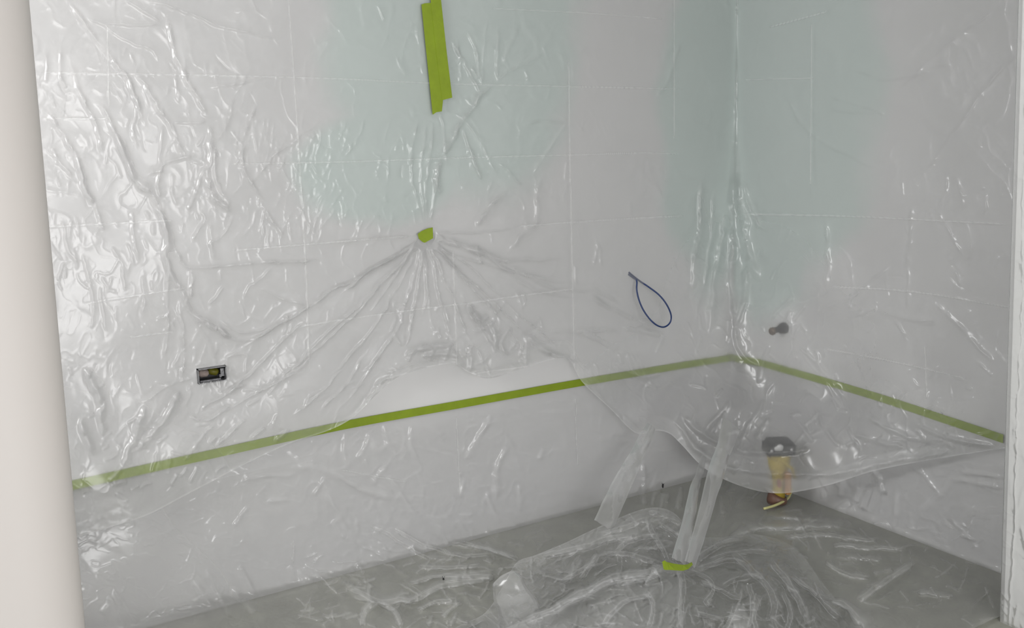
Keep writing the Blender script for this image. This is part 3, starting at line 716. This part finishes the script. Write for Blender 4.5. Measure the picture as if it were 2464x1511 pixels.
# upright looped fold of film on the left of the heap
def loop_fold():
    base = on_floor(1247, 1520); n, m = 34, 36
    vv = np.linspace(0, 1, n)[:, None]; th = np.linspace(0, 2 * np.pi, m)[None]
    side = RT * 1.0; side = np.array([side[0], side[1], 0]); side /= np.linalg.norm(side)
    depd = np.array([-side[1], side[0], 0])
    Hh = 0.205
    prof = np.interp(vv, [0, .3, .55, .8, .92, 1.0], [.070, .066, .064, .050, .032, .004])
    cxs = np.interp(vv, [0, .4, .8, 1], [0.008, 0.0, -0.022, -0.012])
    wr = 1 + .06 * np.sin(3 * th + 5 * vv) + .05 * vnoise(np.repeat(th, n, 0) * 20, np.repeat(vv, m, 1) * 90, 16, 5)
    r = prof * wr
    z = Hh * vv + 0 * th
    pos = base + side * (cxs + r * np.cos(th))[..., None] + depd * (0.7 * r * np.sin(th))[..., None] + np.array([0, 0, 1.0]) * z[..., None]
    at = np.zeros((n, m, 4)); at[..., 3] = 1; at[..., 1] = 0.10 + 0.15 * (vv < .7) * (np.sin(th) < 0.2)
    return pos, at
pos, at = loop_fold()
grid_mesh('film_loop', pos - base3, at, M_FILM_HEAP, None, heap)

# ---- film stretched over the wall end on the right
zs = np.linspace(0.0, 2.59, 900); ws = np.linspace(0, 0.50, 170)      # ws: way around the end, then along the front
U, Z = np.meshgrid(ws, zs)
NF = Field(U * 560, (2.59 - Z) * 560)
NF.scatter(150, (0, 0, 280, 1450), 80, 28, (30, 160), (2.5, 5), (.0006, .0018), 71)
NF.scatter(80, (0, 0, 280, 1450), 35, 22, (40, 120), (3, 6), (.0008, .0022), 72)
NF.stroke(parse('20,0 22,300 19,600 21,900 20,1450'), 2.2, .002, 0.35, taper=.01)
NF.noise(60, .0008, 73); NF.ridged(26, .0004, 74); NF.ridged(50, .0008, 75)
NT = NIB_Y0 - NIB_Y1
hN = np.abs(NF.h) * np.clip(U / .01, 0, 1)
on_end = U <= NT
xe = nib_x(Z)
POSN = np.stack([np.where(on_end, xe - hN, xe + (U - NT)), np.where(on_end, NIB_Y0 - U, NIB_Y1 - hN), Z], -1)
back = np.stack([xe[:, :1] + 0.06, np.full_like(xe[:, :1], NIB_Y0 + 0.002), Z[:, :1]], -1)
POSN = np.concatenate([back, POSN], 1)
atn = np.zeros(POSN.shape[:2] + (4,)); atn[..., 3] = 1
atn[:, 1:, 0] = NF.crease
atn[:, 1:, 1] = np.clip(hN / .004, 0, 1) * .6
tag(grid_mesh('protective_film', POSN, atn, M_FILM_NIB), 'wrinkled milky plastic film wrapped around the protruding wall end', 'plastic film')

# ------------------------------------------------------------------ masking tape
def wall_strip(P3, nrm, width, th=0.0012):
    """flat tape along 3D points on a wall, width vertical"""
    bm = bmesh.new(); up = Vector((0, 0, 1)); nv = Vector(nrm)
    rings = []
    for p in P3:
        p = Vector(p)
        rings.append([bm.verts.new(p + up * (s * width / 2) + nv * d) for s, d in ((-1, 0), (-1, th), (1, th), (1, 0))])
    for a, b in zip(rings, rings[1:]):
        for k_ in range(4): bm.faces.new((a[k_], a[(k_ + 1) % 4], b[(k_ + 1) % 4], b[k_]))
    bm.faces.new(rings[0][::-1]); bm.faces.new(rings[-1])
    return bm
TW = 0.030
pl = catmull(TAPE_L[1:], 4); pl = pl[pl[:, 0] < 1758]
P = on_left(pl[:, 0], pl[:, 1], 0.0075); P[:, 2] += 0
P = np.vstack([P, [-0.0078, -0.0075, P[-1, 2]]])
tag(obj('masking_tape', wall_strip(P, (0, -1, 0), TW), M_TAPE), 'long level line of lime green masking tape on the wall with the box', 'tape')
pr = catmull(TAPE_R, 4); pr = pr[(pr[:, 0] > 1766) & (pr[:, 0] < 2440)]
P = on_right(pr[:, 0], pr[:, 1], 0.0075)
P = np.vstack([[-0.0075, -0.010, P[0, 2]], P])
tag(obj('masking_tape', wall_strip(P, (-1, 0, 0), TW), M_TAPE), 'line of lime green masking tape on the wall with the black pipe', 'tape')

def tape_patch(poly, depth_off=0.004, th=0.001, sub=None, bend=0.0):
    """thin tape piece with the outline poly (px), laid on the wall sheet"""
    bm = bmesh.new(); lo = []; hi = []
    for x, y in poly:
        p = on_left(np.array(float(x)), np.array(float(y)), depth_off)
        lo.append(bm.verts.new(p)); hi.append(bm.verts.new(p + np.array([0, -th, 0])))
    bm.faces.new(hi); bm.faces.new(lo[::-1])
    n = len(poly)
    for i in range(n): bm.faces.new((lo[i], lo[(i + 1) % n], hi[(i + 1) % n], hi[i]))
    return bm
tag(obj('masking_tape', tape_patch([(1014, 11), (1022, 8), (1037, 7), (1040, 30), (1052, 120), (1066, 240), (1063, 268), (1050, 270), (1041, 276)], 0.0165), M_TAPE),
    'lime green tape strip with torn lower end, beneath its overlapping neighbour on the wall sheet', 'tape')
tag(obj('masking_tape', tape_patch([(1022, -130), (1048, -132), (1061, 0), (1074, 120), (1088, 235), (1064, 241), (1050, 130), (1036, 0)], 0.018), M_TAPE),
    'lime green tape strip with straight cut lower end, overlapping its neighbour on the wall sheet', 'tape')
tag(obj('masking_tape', tape_patch([(1005, 563), (1014, 556), (1028, 550), (1041, 547), (1042, 573), (1022, 584), (1018, 583), (1008, 575)], 0.0165), M_TAPE),
    'small lime green tape patch at the top of a fan of plastic folds', 'tape')

# little crumpled tape on the floor gather
def floor_tape():
    bm = bmesh.new()
    rows = [(1593, 1352, 1597, 1370), (1599, 1348, 1603, 1371), (1604, 1352, 1609, 1371), (1622, 1356, 1625, 1372), (1642, 1359, 1643, 1373), (1654, 1358, 1656, 1369), (1664, 1352, 1667, 1358)]
    ring = []
    for i, (x0, y0, x1, y1) in enumerate(rows):
        a = CAM + ray(np.array(float(x0)), np.array(float(y0))) * (tf(1634, 1366, .075) - .02 + .004 * (i % 2))
        b = CAM + ray(np.array(float(x1)), np.array(float(y1))) * (tf(1634, 1366, .075) - .05)
        ring.append([bm.verts.new(a), bm.verts.new(b), bm.verts.new(b - FW * .002), bm.verts.new(a - FW * .002)])
    for p, q in zip(ring, ring[1:]):
        for k_ in range(4): bm.faces.new((p[k_], p[(k_ + 1) % 4], q[(k_ + 1) % 4], q[k_]))
    bm.faces.new(ring[0][::-1]); bm.faces.new(ring[-1])
    return bm
tag(obj('masking_tape', floor_tape(), M_TAPE), 'short crumpled lime green tape tying the film on the floor', 'tape')

# ------------------------------------------------------------------ wall box
wb = empty('outlet_box', ((BX0 + BX1) / 2, 0.0, (BZ0 + BZ1) / 2))
tag(wb, 'open rectangular metal outlet box recessed in the white wall', 'outlet box')
cx, cz = (BX0 + BX1) / 2, (BZ0 + BZ1) / 2
hw, hz = (BX1 - BX0) / 2, (BZ1 - BZ0) / 2
bm = bmesh.new(); t_ = .0025
yf, yb_ = -0.020, 0.05
for lo, hi in (((-hw, yf, -hz), (-hw + t_, yb_, hz)), ((hw - t_, yf, -hz), (hw, yb_, hz)), ((-hw, yf, -hz), (hw, yb_, -hz + t_)), ((-hw, yf, hz - t_), (hw, yb_, hz))):
    box(bm, lo, hi)
obj('box_shell', bm, M_STEEL, wb)
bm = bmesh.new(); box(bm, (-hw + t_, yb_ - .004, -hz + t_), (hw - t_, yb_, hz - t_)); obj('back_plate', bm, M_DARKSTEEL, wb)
bm = bmesh.new()
pts = []
tube(bm, [(-.036, .024, .002), (-.028, .012, .004), (-.014, .014, .003), (-.004, .026, .0)], [.009, .014, .013, .006], 9)
obj('plaster_lump', bm, M_PINK, wb, True)
bm = bmesh.new(); tube(bm, [(-.004, .026, .008), (.004, .014, .006), (.016, .012, .003), (.026, .022, .004)], [.007, .012, .013, .008], 9); obj('cable_sheath', bm, M_OLIVE, wb, True)
bm = bmesh.new(); box(bm, (.030, .0, -.012), (.0415, .04, .014)); box(bm, (.027, .004, -.016), (.033, .012, -.006)); obj('side_lug', bm, M_STEEL, wb)
bm = bmesh.new(); box(bm, (-.036, .0, -hz + t_), (.03, .02, -hz + t_ + .004)); obj('bottom_lip', bm, M_STEEL, wb)

# ------------------------------------------------------------------ blue cable loop
pp = parse('1513,655 1530,669 1545,680 1560,690 1585,709 1603,731 1614,755 1614,772 1606,783 1594,787 1578,781 1562,766 1547,744 1537,720 1532,696 1532,676')
po = [.0015, .008, .018, .045, .075, .095, .10, .10, .10, .098, .092, .08, .065, .05, .038, .026]
P = [on_left(np.array(a), np.array(b), o_) for (a, b), o_ in zip(pp, po)]
P += [on_left(np.array(1522.), np.array(667.), .010), on_left(np.array(1512.), np.array(660.), .0015)]
bm = bmesh.new(); tube(bm, catmull(np.array(P), 7), .0034, 8)
tag(obj('cable_loop', bm, M_BLUE, smooth=True), 'thin dark blue cable loop hanging out of the wall', 'cable')

# ------------------------------------------------------------------ black pipe stub
pb = on_right(np.array(1888.), np.array(789.))
pipe = empty('pipe_stub', tuple(pb)); tag(pipe, 'short black pipe stub with brown end sticking out of the wall behind plastic', 'pipe')
bm = bmesh.new(); tube(bm, [(0, 0, 0), (-.006, 0, 0), (-.022, .0, -.001), (-.028, .0, -.001)], [.024, .024, .021, .017], 18); obj('collar', bm, M_PIPE, pipe, True)
bm = bmesh.new(); tube(bm, [(-.028, 0, -.001), (-.05, .001, -.003), (-.064, .001, -.005)], [.013, .0125, .0125], 16); obj('pipe', bm, M_PIPE, pipe, True)
bm = bmesh.new(); tube(bm, [(-.060, .001, -.005), (-.064, .001, -.005), (-.076, .001, -.006), (-.08, .001, -.006)], [.0135, .0165, .0165, .012], 14); obj('end_cap', bm, M_BRASS, pipe, True)

# ------------------------------------------------------------------ yellow and black tool standing in the corner
tb = on_floor(np.array(1872.), np.array(1216.)); tb[2] = 0.012
tool = empty('floor_tool', tuple(tb)); tag(tool, 'yellow and black tool standing on the floor behind the sagging plastic', 'tool')
tool.rotation_euler = (0, 0, -YAW)
bm = bmesh.new(); tube(bm, [(-.005, 0, 0), (-.005, 0, .012), (-.003, 0, .03), (0, 0, .036)], [.04, .042, .040, .034], 20); obj('base', bm, M_BROWN, tool, True)
bm = bmesh.new(); tube(bm, [(0, 0, .03), (.004, 0, .06), (.002, 0, .12), (0, 0, .16), (0, 0, .215)], [.028, .026, .030, .042, .050], 16); obj('body', bm, M_YELLOW, tool, True)
bm = bmesh.new(); box(bm, (.012, -.062, .055), (.036, -.036, .15)); bmesh.ops.bevel(bm, geom=bm.edges[:], offset=.005, segments=2, affect='EDGES'); obj('grip', bm, M_OCHRE, tool)
bm = bmesh.new(); box(bm, (-.016, -.058, .085), (-.004, -.034, .12)); bmesh.ops.bevel(bm, geom=bm.edges[:], offset=.004, segments=2, affect='EDGES'); obj('trigger', bm, M_RED, tool)
bm = bmesh.new(); box(bm, (-.062, -.05, .208), (.058, .05, .275)); bmesh.ops.bevel(bm, geom=bm.edges[:], offset=.014, segments=3, affect='EDGES'); obj('head', bm, M_BLACK, tool)
for x, z, r_ in ((-.012, .256, .015), (-.026, .252, .010), (-.045, .243, .006), (.036, .246, .006)):
    bm = bmesh.new(); bmesh.ops.create_icosphere(bm, subdivisions=2, radius=r_); bmesh.ops.scale(bm, vec=(1, .45, 1), verts=bm.verts[:]); bmesh.ops.translate(bm, vec=(x, -.052, z), verts=bm.verts[:]); obj('lens', bm, M_WHITE, tool, True)
bm = bmesh.new(); tube(bm, [(-.045, -.04, .215), (0, -.056, .2), (.04, -.052, .165), (.055, -.04, .12)], [.006, .007, .007, .006], 8); obj('strap', bm, M_YELLOW, tool, True)
P = [on_floor(np.array(a), np.array(b), .03) for a, b in ((1906., 1184.), (1898., 1196.), (1882., 1208.), (1862., 1217.), (1838., 1224.))]
P[0][2] = .05
bm = bmesh.new(); tube(bm, catmull(np.array(P), 6), .0055, 8)
tag(obj('power_cord', bm, M_CORD, smooth=True), 'pale yellow cord curling in front of the yellow and black tool', 'cord')

# ------------------------------------------------------------------ bits of debris
def chip(px, py, s, label, up):
    d = ray(np.array(float(px)), np.array(float(py)))
    i = np.argmin(np.abs(xs2 - px)); j = np.argmin(np.abs(Y2[:, i] - py)); p = CAM + d * (T2[j, i] - .008)
    bm = bmesh.new(); bmesh.ops.create_icosphere(bm, subdivisions=2, radius=s)
    r = random.Random(px)
    for v in bm.verts:
        v.co = Vector((v.co.x * .55, v.co.y * .6, v.co.z * up)) * r.uniform(.75, 1.25)
    tube(bm, [(0, 0, 0), (s * .5, 0, s * .9), (s * .9, 0, s * 1.3)], s * .14, 5)
    tube(bm, [(0, 0, 0), (-s * .5, 0, s * 1.2), (-s * .6, 0, s * 1.9)], s * .12, 5)
    o = obj('debris_chip', bm, M_DEBRIS); o.location = p
    tag(o, label, 'debris')
chip(1595, 1169, .008, 'tiny black chip caught on the plastic near the room corner', 1.1)
chip(1067, 1393, .006, 'tiny black crumb lying on the plastic over the floor', .6)
